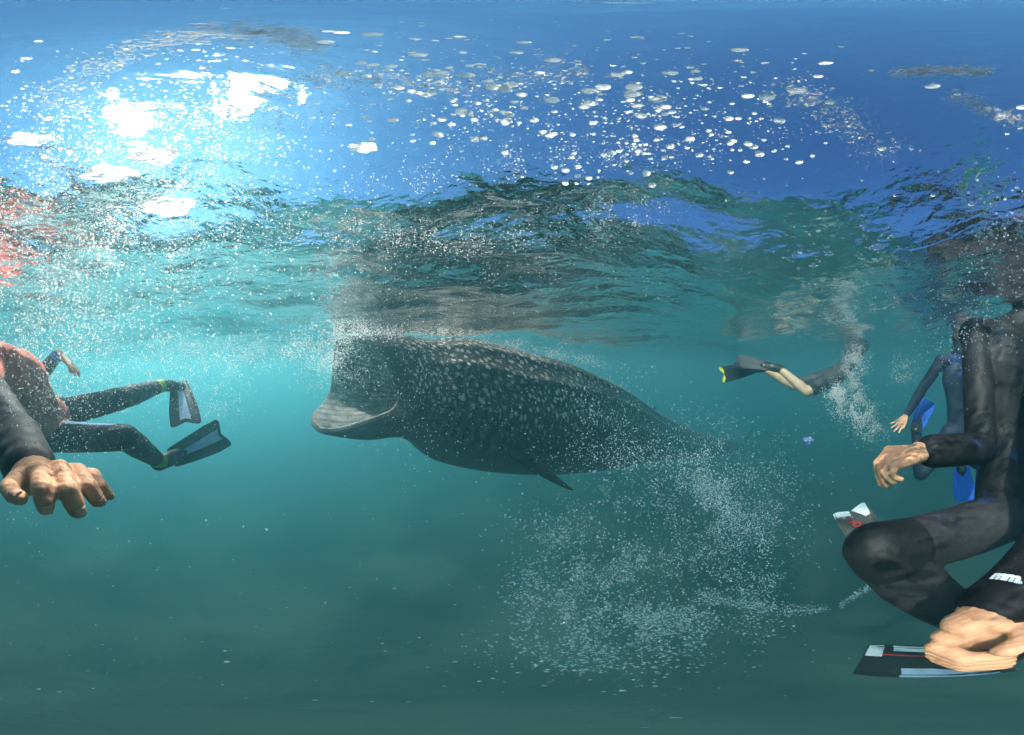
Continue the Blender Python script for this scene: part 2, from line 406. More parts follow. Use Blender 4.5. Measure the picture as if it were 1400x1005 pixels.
# materials
def skin_mat(name, c0, c1):
    M = NT(name); co = M.coord()
    c = M.mix(M.ramp(M.noise(22, 5, .6, co).outputs[0], [(.32, 0), (.68, 1)]), c0, c1)
    blotch = M.ramp(M.noise(60, 3, .6, co).outputs[0], [(.56, 0), (.72, .5)])
    c = M.mix(blotch, c, tuple(x*.72 for x in c0))
    b = M.n('ShaderNodeBsdfPrincipled'); M.l(c, b.inputs['Base Color']); b.inputs['Roughness'].default_value = .5
    b.inputs['Specular IOR Level'].default_value = .2
    b.inputs['Subsurface Weight'].default_value = .15; b.inputs['Subsurface Radius'].default_value = (.012, .005, .003); b.inputs['Subsurface Scale'].default_value = .5
    wr = M.n('ShaderNodeTexWave'); wr.inputs['Scale'].default_value = 45; wr.inputs['Distortion'].default_value = 7; wr.inputs['Detail'].default_value = 2; M.l(co, wr.inputs[0])
    h = M.n('ShaderNodeMath', operation='MULTIPLY_ADD'); M.l(wr.outputs['Fac'], h.inputs[0]); h.inputs[1].default_value = .25; M.l(M.noise(180, 3, .6, co).outputs[0], h.inputs[2])
    M.l(M.bump(h.outputs[0], .55, .002), b.inputs['Normal'])
    return M.out(b.outputs[0])
def neoprene(name, c0, c1, patch=None, lo=.56, scale=7, rough=.62):
    M = NT(name); co = M.coord()
    c = M.mix(M.ramp(M.noise(9, 5, .65, co).outputs[0], [(.3, 0), (.7, 1)]), c0, c1)
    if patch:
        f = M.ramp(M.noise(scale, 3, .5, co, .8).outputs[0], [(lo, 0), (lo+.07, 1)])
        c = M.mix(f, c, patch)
    lint = M.ramp(M.noise(140, 2, .5, co).outputs[0], [(.66, 0), (.74, .35)])
    c = M.mix(lint, c, (.16, .16, .17))
    b = M.n('ShaderNodeBsdfPrincipled'); M.l(c, b.inputs['Base Color']); b.inputs['Roughness'].default_value = rough; b.inputs['Specular IOR Level'].default_value = .25
    wr = M.n('ShaderNodeTexWave'); wr.inputs['Scale'].default_value = 6; wr.inputs['Distortion'].default_value = 9; wr.inputs['Detail'].default_value = 2.5; M.l(co, wr.inputs[0])
    h = M.n('ShaderNodeMath', operation='MULTIPLY_ADD'); M.l(M.noise(11, 3, .5, co).outputs[0], h.inputs[0]); h.inputs[1].default_value = 1.6; M.l(wr.outputs['Fac'], h.inputs[2])
    M.l(M.bump(h.outputs[0], .35, .008), b.inputs['Normal'])
    return M.out(b.outputs[0])
def plain(name, c, rough=.45, c1=None, spec=.4, scale=30):
    M = NT(name); co = M.coord(); c1 = c1 or tuple(x*.75 for x in c)
    k = M.mix(M.ramp(M.noise(scale, 4, .6, co).outputs[0], [(.35, 0), (.65, 1)]), c, c1)
    b = M.n('ShaderNodeBsdfPrincipled'); M.l(k, b.inputs['Base Color']); b.inputs['Roughness'].default_value = rough; b.inputs['Specular IOR Level'].default_value = spec
    M.l(M.bump(M.noise(scale*4, 3, .6, co).outputs[0], .25, .003), b.inputs['Normal'])
    return M.out(b.outputs[0])
SK = skin_mat('skin', (.56, .27, .15), (.66, .36, .22))
SK_PALE = skin_mat('pale_skin', (.40, .27, .17), (.50, .35, .23))
NAIL = plain('nail', (.66, .36, .25), .5, (.62, .33, .23), .15)
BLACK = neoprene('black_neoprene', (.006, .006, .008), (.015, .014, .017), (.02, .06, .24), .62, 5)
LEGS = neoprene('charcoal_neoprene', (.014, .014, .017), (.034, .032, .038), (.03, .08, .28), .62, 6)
BLACK2 = neoprene('dark_neoprene', (.020, .020, .024), (.035, .033, .038))
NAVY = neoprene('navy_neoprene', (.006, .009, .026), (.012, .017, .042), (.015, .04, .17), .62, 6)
PAD = plain('knee_pad', (.006, .006, .007), .5, (.014, .014, .015), .3, 160)
CORAL = neoprene('coral_lycra', (.62, .14, .10), (.78, .24, .18), rough=.7)
GREEN = plain('green_cuff', (.16, .30, .03), .6, (.24, .38, .05))
LTBLUE = plain('light_blue_panel', (.22, .38, .62), .6, (.32, .48, .70))
BLUE = plain('blue_rubber', (.015, .07, .42), .4, (.02, .11, .55))
CUFFBLUE = plain('blue_band', (.03, .18, .55), .4, (.05, .28, .7))
RUBBER = plain('black_rubber', (.012, .012, .013), .42, (.022, .022, .022))
GREYFIN = plain('smoky_fin_plastic', (.045, .042, .036), .35, (.085, .078, .066), .5, 50)
WHITE = plain('white_rubber', (.70, .74, .78), .4, (.60, .65, .70))
PALEBLUE = plain('pale_blue_rubber', (.40, .52, .68), .4, (.32, .44, .60))
RED = plain('red_print', (.62, .03, .03), .5, (.5, .02, .02))
YELLOW = plain('yellow_edge', (.75, .72, .04), .5, (.65, .6, .03))
HAIR = plain('hair', (.018, .012, .008), .6, (.04, .027, .016), .3, 200)

def torso_caps(hl, hr, sl, sr, k=1.0, mat=0):
    hl, hr, sl, sr = map(Vector, (hl, hr, sl, sr)); hc, sc_ = (hl+hr)/2, (sl+sr)/2; ax = ((sr-sl).normalized()+(hr-hl).normalized()).normalized()
    w = sc_.lerp(hc, .62)
    return [cap(hl, hr, .098*k, .098*k, .95, mat=mat), cap(hc, w, .135*k, .125*k, .74, ax, mat), cap(w, sc_.lerp(hc, .22), .125*k, .165*k, .66, ax, mat),
            cap(sc_.lerp(hc, .28), sc_.lerp(hc, .08), .17*k, .13*k, .62, ax, mat), cap(sl, sr, .062*k, .062*k, 1, mat=mat)]
def leg_caps(hip, knee, ank, k=1.0, m=(0, 0)):
    hip, knee, ank = map(Vector, (hip, knee, ank)); c = knee.lerp(ank, .3)
    return [cap(hip, knee, .092*k, .060*k, mat=m[0]), cap(knee, c, .058*k, .060*k, mat=m[1]), cap(c, ank, .058*k, .040*k, mat=m[1])]
def arm_caps(sh, el, wr, k=1.0, mat=0):
    return [cap(sh, el, .054*k, .043*k, mat=mat), cap(el, Vector(el).lerp(wr, .3), .043*k, .044*k, mat=mat), cap(Vector(el).lerp(wr, .3), wr, .044*k, .030*k, .95, mat=mat)]
def foot_caps(ank, toe, k=1.0, mat=0):
    ank, toe = Vector(ank), Vector(toe)
    return [cap(ank, ank.lerp(toe, .5), .042*k, .040*k, mat=mat), cap(ank.lerp(toe, .4), toe, .042*k, .030*k, .7, mat=mat)]
def head_caps(base, top, face, mat=0):
    base, top, face = Vector(base), Vector(top), Vector(face).normalized(); u = (top-base).normalized(); f = (face-u*face.dot(u)).normalized(); s = u.cross(f)
    c = base.lerp(top, .58)
    return [cap(base-u*.06, base+u*.06, .056, .054, mat=mat), cap(c-f*.012, c+f*.018+u*.02, .080, .082, mat=mat), cap(c+f*.03-u*.05, c+f*.045-u*.085, .058, .036, mat=mat),
            cap(c+f*.088+u*.012, c+f*.104-u*.028, .010, .014, mat=mat), cap(c+f*.082-u*.062-s*.02, c+f*.082-u*.062+s*.02, .009, .009, mat=mat),
            cap(c+s*.08+u*.015, c+s*.084-u*.03, .018, .011, mat=mat), cap(c-s*.08+u*.015, c-s*.084-u*.03, .018, .011, mat=mat)]
def hair_caps(base, top, face):
    base, top, face = Vector(base), Vector(top), Vector(face).normalized(); u = (top-base).normalized(); f = (face-u*face.dot(u)).normalized(); c = base.lerp(top, .58)
    return [cap(c-f*.03+u*.02, c+f*.005+u*.035, .078, .080), cap(c-f*.04+u*.01, c-f*.045-u*.06, .070, .05)]
def digits(chains, r=.0095):
    """chains of joints -> finger capsules with knuckle bulges"""
    out = []
    for ch in chains:
        q = ch.get('r', r); P = ch['p']; n = len(P)
        for i in range(n-1):
            a = q*(1.06-.10*i); b = q*(.98-.10*i)
            out.append(cap(P[i], P[i+1], a, b))
            if i: out.append(cap(P[i], P[i], a*1.06, a*1.06))
    return out
def palm(wrist, mcps, thumb0, r=.015, rw=.024):
    wrist = Vector(wrist); out = []
    for i, m in enumerate(mcps):
        out.append(cap(wrist.lerp(Vector(m), .12), Vector(m), rw*.75, r*.80))
    for a, b in zip(mcps, mcps[1:]):
        out.append(cap(wrist.lerp(Vector(a), .55), wrist.lerp(Vector(b), .55), r*.95, r*.95)); out.append(cap(Vector(a).lerp(wrist, .14), Vector(b).lerp(wrist, .14), r*.72, r*.72))
    out.append(cap(wrist, Vector(thumb0), rw*.7, r*.85))
    out.append(cap(Vector(thumb0), Vector(mcps[0]).lerp(wrist, .35), r*.7, r*.7))
    return out
def simple_hand(wrist, f, dors, thumb_side, k=1.0, curl=.35, spread=.22):
    """a relaxed hand: f finger direction, dors back of the hand, thumb_side a vector towards the thumb"""
    wrist = Vector(wrist); f = Vector(f).normalized(); n = Vector(dors); n = (n-f*n.dot(f)).normalized(); s = n.cross(f); s = s if s.dot(Vector(thumb_side)) > 0 else -s
    ch, mc = [], []
    for i, L in enumerate((.072, .08, .074, .058)):
        o = (1.5-i)
        p = wrist+f*(.088-.006*abs(o-.3))*k+s*(o*.021*k); d = (f+s*(o*spread*.4)).normalized(); P = [p]; mc.append(p); c = curl*(.6+.25*i)
        for q, w in enumerate((.45, .30, .25)):
            d = (d-n*c*(.5 if q == 0 else .9)).normalized(); P.append(P[-1]+d*(L*w*k))
        ch.append(dict(p=P, r=.0085*k))
    t0 = wrist+f*.03*k+s*.03*k-n*.012*k; d = (f*.75+s*.6-n*.3).normalized()
    t1 = t0+d*.04*k; t2 = t1+(d+f*.4-n*.2).normalized()*.032*k; t3 = t2+(d+f*.8-n*.3).normalized()*.024*k
    ch.append(dict(p=[t0, t1, t2, t3], r=.0105*k))
    return digits(ch)+palm(wrist, mc, t0, .014*k, .022*k)

# swim fins: a closed blade with two thick side rails, a foot pocket, and proud patches of colour
def swim_fin(parent, ank, toe, tip, wide, width, mats, patches=(), bend=0.0, notch=0.0, w0=.55, pocket=RUBBER, label=None):
    ank, toe, tip = map(Vector, (ank, toe, tip)); t = (tip-toe).normalized(); L = (tip-toe).length
    s = Vector(wide) if wide is not None else t.cross(toe); s = (s-t*s.dot(t)).normalized(); n = t.cross(s)
    def P(u, v, h=0.0):                     # u 0..1 from toe to tip, v -1..1 across
        w = width*.5*(w0+(1-w0)*min(1, u*1.35)**.8); end = L*(1-notch*(1-min(1, abs(v)*1.25))**1.0*u) - .02*abs(v)**6*u
        return toe+t*(u*end-.05*(1-u))+s*(v*w)+n*(bend*u*u+h)
    nu, nv = 20, 18; bm = bmesh.new()
    def th(u, v): return (.0045-.0025*u)+(.006*(1-.55*u) if abs(v) > .86 else 0)+(.0022*(1-u) if abs(abs(v)-.42) < .06 else 0)
    top = [[bm.verts.new(P(u, v, th(u, v))) for v in np.linspace(-1, 1, nv+1)] for u in np.linspace(0, 1, nu+1)]
    bot = [[bm.verts.new(P(u, v, -th(u, v))) for v in np.linspace(-1, 1, nv+1)] for u in np.linspace(0, 1, nu+1)]
    for i in range(nu):
        for j in range(nv):
            bm.faces.new((top[i][j], top[i][j+1], top[i+1][j+1], top[i+1][j])); bm.faces.new((bot[i][j+1], bot[i][j], bot[i+1][j], bot[i+1][j+1]))
        bm.faces.new((top[i][0], top[i+1][0], bot[i+1][0], bot[i][0])); bm.faces.new((top[i+1][nv], top[i][nv], bot[i][nv], bot[i+1][nv]))
    for j in range(nv):
        bm.faces.new((top[nu][j], top[nu][j+1], bot[nu][j+1], bot[nu][j])); bm.faces.new((top[0][j+1], top[0][j], bot[0][j], bot[0][j+1]))
    bmesh.ops.recalc_face_normals(bm, faces=bm.faces)
    root = bpy.data.objects.new('swim_fin', None); col.objects.link(root); root.parent = parent
    if label: root['label'] = label
    me = bpy.data.meshes.new('blade'); bm.to_mesh(me); bm.free(); me.materials.append(mats[0]); link('blade', me, root)
    V, F = fuse([cap(ank.lerp(toe, -.12), ank.lerp(toe, .45), .050, .050, .85, s), cap(ank.lerp(toe, .4), toe, .052, .046, .66, s), cap(toe, toe+t*.05, .046, .02, .5, s)], .006, 4)
    link('foot_pocket', mesh_np('foot_pocket', V, F, pocket), root)
    for nm, m, lo, hi, u0, u1 in patches:   # strips between v=lo(u) and v=hi(u), on both faces
        bm = bmesh.new()
        for sg in (1, -1):
            rows = []
            for u in np.linspace(u0, u1, 22):
                q = (u-u0)/(u1-u0); a, b = lo(q), hi(q)
                rows.append([bm.verts.new(P(u, v, sg*(th(u, v)+.0016))) for v in np.linspace(a, b, 7)])
            for x, y in zip(rows, rows[1:]):
                for j in range(6): bm.faces.new((x[j], x[j+1], y[j+1], y[j]) if sg > 0 else (x[j+1], x[j], y[j], y[j+1]))
        me = bpy.data.meshes.new(nm); bm.to_mesh(me); bm.free(); me.materials.append(m); link(nm, me, root)
    return root, P, th, n
def ring_print(parent, name, mat, P, th, u, v, R0, r0, L, W, sg=1):
    bm = bmesh.new(); N = 28; rows = []
    for r in (R0, r0):
        rows.append([bm.verts.new(P(u+r*math.cos(a)/L, v+r*math.sin(a)/W, sg*(th(u, v)+.0022))) for a in (2*math.pi*i/N for i in range(N))])
    for i in range(N): bm.faces.new((rows[0][i], rows[0][(i+1) % N], rows[1][(i+1) % N], rows[1][i]))
    me = bpy.data.meshes.new(name); bm.to_mesh(me); bm.free(); me.materials.append(mat); return link(name, me, parent)
def band(parent, name, mat, p, d, r, w=.02):
    """a closed ring round a limb"""
    d = Vector(d).normalized(); a = d.orthogonal().normalized(); b = d.cross(a); bm = bmesh.new(); N = 28
    pr = [(-w/2, 0), (-w/2, .004), (w/2, .004), (w/2, 0)]
    rows = [[bm.verts.new(Vector(p)+d*h+(a*math.cos(q)+b*math.sin(q))*(r+e)) for h, e in pr] for q in (2*math.pi*i/N for i in range(N))]
    for i in range(N):
        x, y = rows[i], rows[(i+1) % N]
        for j in range(4): bm.faces.new((x[j], x[(j+1) % 4], y[(j+1) % 4], y[j]))
    bmesh.ops.recalc_face_normals(bm, faces=bm.faces)
    me = bpy.data.meshes.new(name); bm.to_mesh(me); bm.free(); me.materials.append(mat); return link(name, me, parent)
def nails(parent, chains, r, normal_hint):
    """one nail plate on the dorsal side of every fingertip"""
    for ch in chains:
        a, b = Vector(ch['p'][-2]), Vector(ch['p'][-1]); t = (b-a).normalized(); h = Vector(ch.get('dors', normal_hint)); nn = (h-t*h.dot(t)).normalized(); s = t.cross(nn); q = ch.get('r', r)*.74
        bm = bmesh.new(); rows = []
        for u in np.linspace(-.85, .42, 6):
            w = .72*(1-.35*max(0, u)**2)
            rows.append([bm.verts.new(b+t*(q*u)+s*(q*math.sin(v)*.98)+nn*(q*math.cos(v)*1.05-q*.10*max(0, u)**2+.0004)) for v in np.linspace(-w, w, 7)])
        for x, y in zip(rows, rows[1:]):
            for j in range(6): bm.faces.new((x[j], x[j+1], y[j+1], y[j]))
        bmesh.ops.recalc_face_normals(bm, faces=bm.faces)
        me = bpy.data.meshes.new('nail'); bm.to_mesh(me); bm.free(); me.materials.append(NAIL); sm = link('nail', me, parent)
        so = sm.modifiers.new('thick', 'SOLIDIFY'); so.thickness = .0008
        for p in me.polygons: p.use_smooth = True

# ---- the close swimmer on the left, one bare hand held towards the camera
def swimmer_left():
    D = .225
    wr = at(46, 650, .295); sh = at(-24, 520, .80); el = at(18, 592, .52)
    F_ = [dict(p=[at(54, 643, .245), at(58, 668, .212), at(61, 684, .212), at(62, 693, .216)], r=.0098),
          dict(p=[at(82, 641, .245), at(94, 671, .212), at(101, 688, .214), at(105, 698, .219)], r=.0098),
          dict(p=[at(107, 645, .252), at(121, 665, .225), at(129, 678, .227), at(133, 685, .231)], r=.0088),
          dict(p=[at(126, 651, .268), at(138, 665, .255), at(144, 673, .258), at(147, 678, .262)], r=.0076)]
    thumb = dict(p=[at(24, 652, .275), at(12, 667, .245), at(19, 677, .228), at(27, 681, .222)], r=.0098)
    hand = digits(F_+[thumb])+palm(wr, [c['p'][0] for c in F_], thumb['p'][0], .0125, .022)
    hand.append(cap(wr, wr.lerp(el, .3), .027, .030))
    sh2 = at(-2, 484, 1.12); hl, hr = at(72, 566, 1.46), at(70, 596, 1.34)
    wr2 = at(80, 484, 1.28); el2 = ik(sh2, wr2, .28, .25, at(40, 540, 1.3))
    d2 = (at(98, 500, 1.25)-wr2)
    hand2 = simple_hand(wr2, d2, Vector((0, -.3, 1)), ray(60, 520), 1.0, .25, .5)+[cap(wr2, wr2.lerp(el2, .3), .027, .03)]
    k1 = reach(hl, 165, 545, .44, False); a1 = reach(k1, 222, 527, .41, True)
    k2 = reach(hr, 172, 598, .44, False); a2 = reach(k2, 220, 632, .41, True)
    t1 = reach(a1, 246, 528, .15, True); t2 = reach(a2, 244, 622, .15, True)
    sc_ = (sh+sh2)/2; up = (sc_-(hl+hr)/2).normalized(); hb = sc_+up*.12; ht = hb+(up*.8+Vector((0, 0, .5))).normalized()*.22
    T = torso_caps(hl, hr, sh, sh2, .98)
    body = T+arm_caps(sh, el, wr, .95)+arm_caps(sh2, el2, wr2, .95)+leg_caps(hl, k1, a1)+leg_caps(hr, k2, a2)+foot_caps(a1, t1)+foot_caps(a2, t2)+head_caps(hb, ht, up+Vector((.3, .3, 0)))
    body = [dict(c, ra=c['ra']*.9, rb=c['rb']*.9) for c in body[:-7]]+body[-7:]
    o = skin_object('person', [(body, .008, 5), (hand, .0019, 5), (hand2, .0035, 4)], [SK])
    tag(o, 'swimmer in coral and black wetsuit reaching one bare hand close to the viewer', 'person')
    dors = Vector((0, 0, .8))-ray(70, 660)*.75
    nails(o, F_, .0095, dors); nails(o, [dict(thumb, dors=Vector((0, 0, .6))-ray(25, 680))], .0095, dors)
    suit = torso_caps(hl, hr, sh, sh2, 1.0, 1)+arm_caps(sh, el, wr.lerp(el, .10), 1.12)+arm_caps(sh2, el2, wr2.lerp(el2, .08), 1.0)+leg_caps(hl, k1, a1)+leg_caps(hr, k2, a2)
    suit.append(cap(sc_, hb, .075, .062, mat=1))
    # coral panel down the side and chest, pale blue flashes on the thighs, green ankles
    for (p, k) in ((hl, k1), (hr, k2)):
        f = cap(p.lerp(k, .25)+Vector((0, 0, .055)), p.lerp(k, .85)+Vector((0, 0, .036)), .030, .024, mat=2); f['prefer'] = .006; suit.append(f)
    for k, a in ((k1, a1), (k2, a2)):
        f = cap(k.lerp(a, .84), a, .044, .043, mat=3); f['prefer'] = .004; suit.append(f)
    skin_object('wetsuit', [(suit, .007, 5)], [BLACK2, CORAL, LTBLUE, GREEN], o, .004)
    band(o, 'cuff_band', CUFFBLUE, wr2.lerp(el2, .10), el2-wr2, .033, .035)
    mid = lambda a, b: (lambda q: a+(b-a)*q)
    st = [('blade_stripe', PALEBLUE, lambda q: -.22-.12*q, lambda q: .22+.16*q, .12, .93)]
    tip2 = reach(t2, 306, 591, .36, True); tip1 = reach(t1, 254, 578, .36, False)
    swim_fin(o, a2, t2, tip2, None, .21, [RUBBER], st, .02, .10, .6, label='black fin with pale blue centre stripe')
    swim_fin(o, a1, t1, tip1, None, .19, [RUBBER], st, -.03, .10, .6)
    h = skin_object('hair', [(hair_caps(hb, ht, up+Vector((.3, .3, 0))), .006, 3)], [HAIR], o)
swimmer_left()

# ---- the close diver on the right in black
def diver_right():
    hip = at(1384, 700, .88); knee = reach(hip, 1203, 750, .45, False)
    hip2 = hip+Vector((.20, -.10, .02)); ank = reach(knee, 1392, 868, .42, True)
    sh = at(1334, 458, .95); sh2 = sh+Vector((.10, -.36, .02))
    wr = at(1270, 617, .53); el = at(1342, 612, .72)
    ax = at(1336, 880, .36)                                   # the ring made by the curled fingers of the other hand
    wr2 = at(1356, 836, .365); el2 = at(1450, 712, .56)
    I = [dict(p=[at(1214, 616, .515), at(1199, 633, .505), at(1201, 650, .498), at(1205, 662, .494)], r=.0080),
         dict(p=[at(1213, 621, .495), at(1201, 638, .482), at(1207, 653, .476), at(1213, 665, .473)], r=.0082),
         dict(p=[at(1218, 628, .478), at(1208, 644, .463), at(1214, 654, .46), at(1222, 660, .461)], r=.0078),
         dict(p=[at(1226, 636, .463), at(1219, 648, .452), at(1224, 653, .453), at(1232, 655, .455)], r=.0068)]
    th_ = dict(p=[at(1254, 611, .505), at(1237, 619, .488), at(1226, 630, .474), at(1219, 638, .468)], r=.0092)
    hand = digits(I+[th_])+palm(wr, [c['p'][0] for c in I], th_['p'][0], .0135, .024)+[cap(wr, wr.lerp(el, .3), .028, .032)]
    # gripping hand: four fingers curl round a vertical hole, the thumb closes over the first
    gz = Vector((0, 0, -1)); out_ = Vector((.80, -.60, 0)); ta = out_.cross(gz).normalized()
    G = []
    for i in range(4):
        c = ax+gz*(.008+.0195*i); P = []
        for ang in (62, 115, 178, 232):
            a = R(ang); rr = .0215 if i < 3 else .020
            P.append(c+out_*(rr*math.cos(a))+ta*(rr*math.sin(a)*1.0))
        G.append(dict(p=P, r=.0102-.0005*i))
    tb = [ax+out_*.052-ta*.012+gz*.004, ax+out_*.034-ta*.022-gz*.010, ax+out_*.004-ta*.028-gz*.014, ax-out_*.014-ta*.018-gz*.012]
    grip = digits(G+[dict(p=tb, r=.0115)])
    back = [cap(wr2.lerp(ax, .25), c['p'][0], .024, .015) for c in G]+[cap(wr2, tb[0], .024, .018), cap(wr2, wr2.lerp(el2, .3), .030, .032)]
    back += [cap(G[0]['p'][0], G[3]['p'][0], .015, .014), cap(wr2.lerp(ax, .45)+ta*.012, wr2.lerp(ax, .45)-ta*.012+gz*.05, .022, .02)]
    toe = reach(ank, 1335, 903, .17, True)
    knee2 = reach(hip2, 1330, 742, .42, True); ank2 = at(1212, 752, 1.22)
    ank2 = knee2+(ank2-knee2).normalized()*.42; toe2 = ank2+(at(1192, 742, 1.34)-ank2).normalized()*.14
    sc_ = (sh+sh2)/2; hb = sc_+Vector((.02, -.14, .10)); ht = hb+Vector((-.05, .02, .21)); fc = Vector((-.7, .5, -.1))
    body = torso_caps(hip, hip2, sh, sh2, .95)+arm_caps(sh, el, wr, .9)+arm_caps(sh2, el2, wr2, .9)+leg_caps(hip, knee, ank, .9)+leg_caps(hip2, knee2, ank2, .9)+foot_caps(ank, toe, .9)+foot_caps(ank2, toe2, .9)
    o = skin_object('person', [(body+head_caps(hb, ht, fc), .008, 5), (hand, .0018, 4), (grip+back, .0018, 3)], [SK])
    tag(o, 'diver in full black wetsuit with bent knee, one cupped hand held out', 'person')
    dh = (at(1195, 640, .5)-at(1215, 640, .5))
    nails(o, [dict(I[0], dors=-ray(1205, 660)*.2+dh*8), dict(I[1], dors=-ray(1205, 660)*.4+dh*6)], .0095, dh)
    nails(o, [dict(th_, dors=-ray(1220, 640)+Vector((0, 0, .5)))], .01, dh)
    s = torso_caps(hip, hip2, sh, sh2, 1.12)+[cap(sh2, el2, .056, .046), cap(el2, wr2.lerp(el2, .05), .047, .036), cap(sh, el, .056, .046), cap(el, wr.lerp(el, .05), .047, .036)]
    s += leg_caps(hip, knee, ank, 1.0, (1, 1))+leg_caps(hip2, knee2, ank2, 1.0, (1, 1))+[cap(sc_, hb+Vector((0, 0, .02)), .09, .07), cap(hb, hb.lerp(ht, .3)-fc*.02, .074, .09), cap(hb.lerp(ht, .5)-fc*.05, hb.lerp(ht, .75)-fc*.045, .088, .086)]
    skin_object('wetsuit', [(s, .007, 5)], [BLACK, LEGS], o, .004)
    kp = [cap(knee.lerp(hip, .14), knee, .062, .0585), cap(knee, knee.lerp(ank, .10), .0585, .059)]
    skin_object('knee_pad', [(kp, .005, 2)], [PAD], o, .0075)
    sp = [cap(knee.lerp(ank, .42), knee.lerp(ank, .56), .006, .006)]
    # white print on the forearm of the gripping arm
    c = bpy.data.curves.new('lettering', 'FONT'); c.body = 'mm.'; c.size = .019; c.extrude = .0006; c.align_x = 'CENTER'; c.align_y = 'CENTER'; c.offset = .0012
    c.space_character = .92
    tmp = bpy.data.objects.new('lettering_tmp', c); col.objects.link(tmp)
    dg = bpy.context.evaluated_depsgraph_get(); me = bpy.data.meshes.new_from_object(tmp.evaluated_get(dg)); bpy.data.objects.remove(tmp)
    axis = (wr2-el2).normalized()
    # the place on the sleeve that carries the print, facing up and towards the hand
    goal = ray(1377, 790); n0 = axis.orthogonal().normalized(); n1 = axis.cross(n0); best = None; al_ = (wr2-el2).length
    for q in np.linspace(.05, 1.0, 60):
        for ph in np.linspace(0, 2*math.pi, 90, endpoint=False):
            nn = n0*math.cos(ph)+n1*math.sin(ph); c_ = el2+axis*(al_*q)+nn*(.047-.011*q+.006)
            if nn.dot(c_) < -.2*c_.length:
                e = (c_.normalized()-goal).length
                if best is None or e < best[0]: best = (e, q, nn)
    _, best, towards = best; pc = el2.lerp(wr2, best)
    e1 = ray(1388, 794)-ray(1366, 786); e1 = (e1-towards*e1.dot(towards)).normalized(); e2 = towards.cross(e1)
    rr = .047+(.036-.047)*best+.0065
    for v in me.vertices:
        x, y, z = v.co; y *= 1.2
        # wrap across the sleeve
        pos = pc+e1*x+e2*y; q = pos-el2; al = q.dot(axis); radial = (q-axis*al); perp = axis.cross(towards); w = radial.dot(perp)
        h = math.sqrt(max(1e-6, rr*rr-w*w)) if abs(w) < rr else 0
        v.co = el2+axis*al+perp*w+towards*(h+z)
    me.materials.append(WHITE); link('lettering', me, o)
    # fins
    tip = reach(toe, 1200, 902, .42, True)
    w1 = at(1230, 925, 1.2)-at(1230, 882, 1.2)
    swim_fin(o, ank, toe, tip, w1, .17, [RUBBER], [('blade_stripe', PALEBLUE, lambda q: .42+.45*(1-min(1, q*1.6)), lambda q: .97, .0, .62), ('blade_stripe', WHITE, lambda q: -.95, lambda q: -.62, .15, .70), ('tip_patch', WHITE, lambda q: -.95, lambda q: -.25, .80, .97),
             ('red_stripe', RED, lambda q: -.42, lambda q: -.34, .35, .80)], .03, .0, .62, label='black fin with pale blue edge stripes')
    tip2 = reach(toe2, 1160, 694, .36, True)
    w2 = at(1194, 690, 1.4)-at(1134, 712, 1.4)
    f, P, th, n = swim_fin(o, ank2, toe2, tip2, w2, .20, [GREYFIN], [('tip_patch', WHITE, lambda q: -.98, lambda q: -.1-.0*q, .84, .985), ('tip_patch', WHITE, lambda q: .02+.55*(1-q), lambda q: .96-.1*(1-q), .66, .985)], .0, .12, .7,
                           label='smoky grey fin with white tip and red ring print')
    L = (tip2-toe2).length
    sg = 1 if n.dot(-tip2) > 0 else -1
    for s_ in (sg,):
        ring_print(f, 'ring_print', RED, P, th, .70, -.30, .021, .012, L, .1, s_); ring_print(f, 'ring_print', RED, P, th, .57, -.10, .023, .014, L, .1, s_)
        ring_print(f, 'white_print', WHITE, P, th, .80, -.50, .009, .006, L, .1, s_); ring_print(f, 'white_print', WHITE, P, th, .80, -.14, .008, .006, L, .1, s_)
    skin_object('hair', [(hair_caps(hb, ht, fc), .006, 3)], [HAIR], o)
    # dive mask pushed on the face
    u = (ht-hb).normalized(); f_ = (fc-u*fc.dot(u)).normalized(); s_ = u.cross(f_); c0 = hb.lerp(ht, .62)+f_*.085
    skin_object('dive_mask', [([cap(c0-s_*.045, c0+s_*.045, .034, .034, .5, u), cap(c0-f_*.04-s_*.07, c0-s_*.05, .012, .012), cap(c0-f_*.04+s_*.07, c0+s_*.05, .012, .012)], .004, 3)], [RUBBER], o)
diver_right()

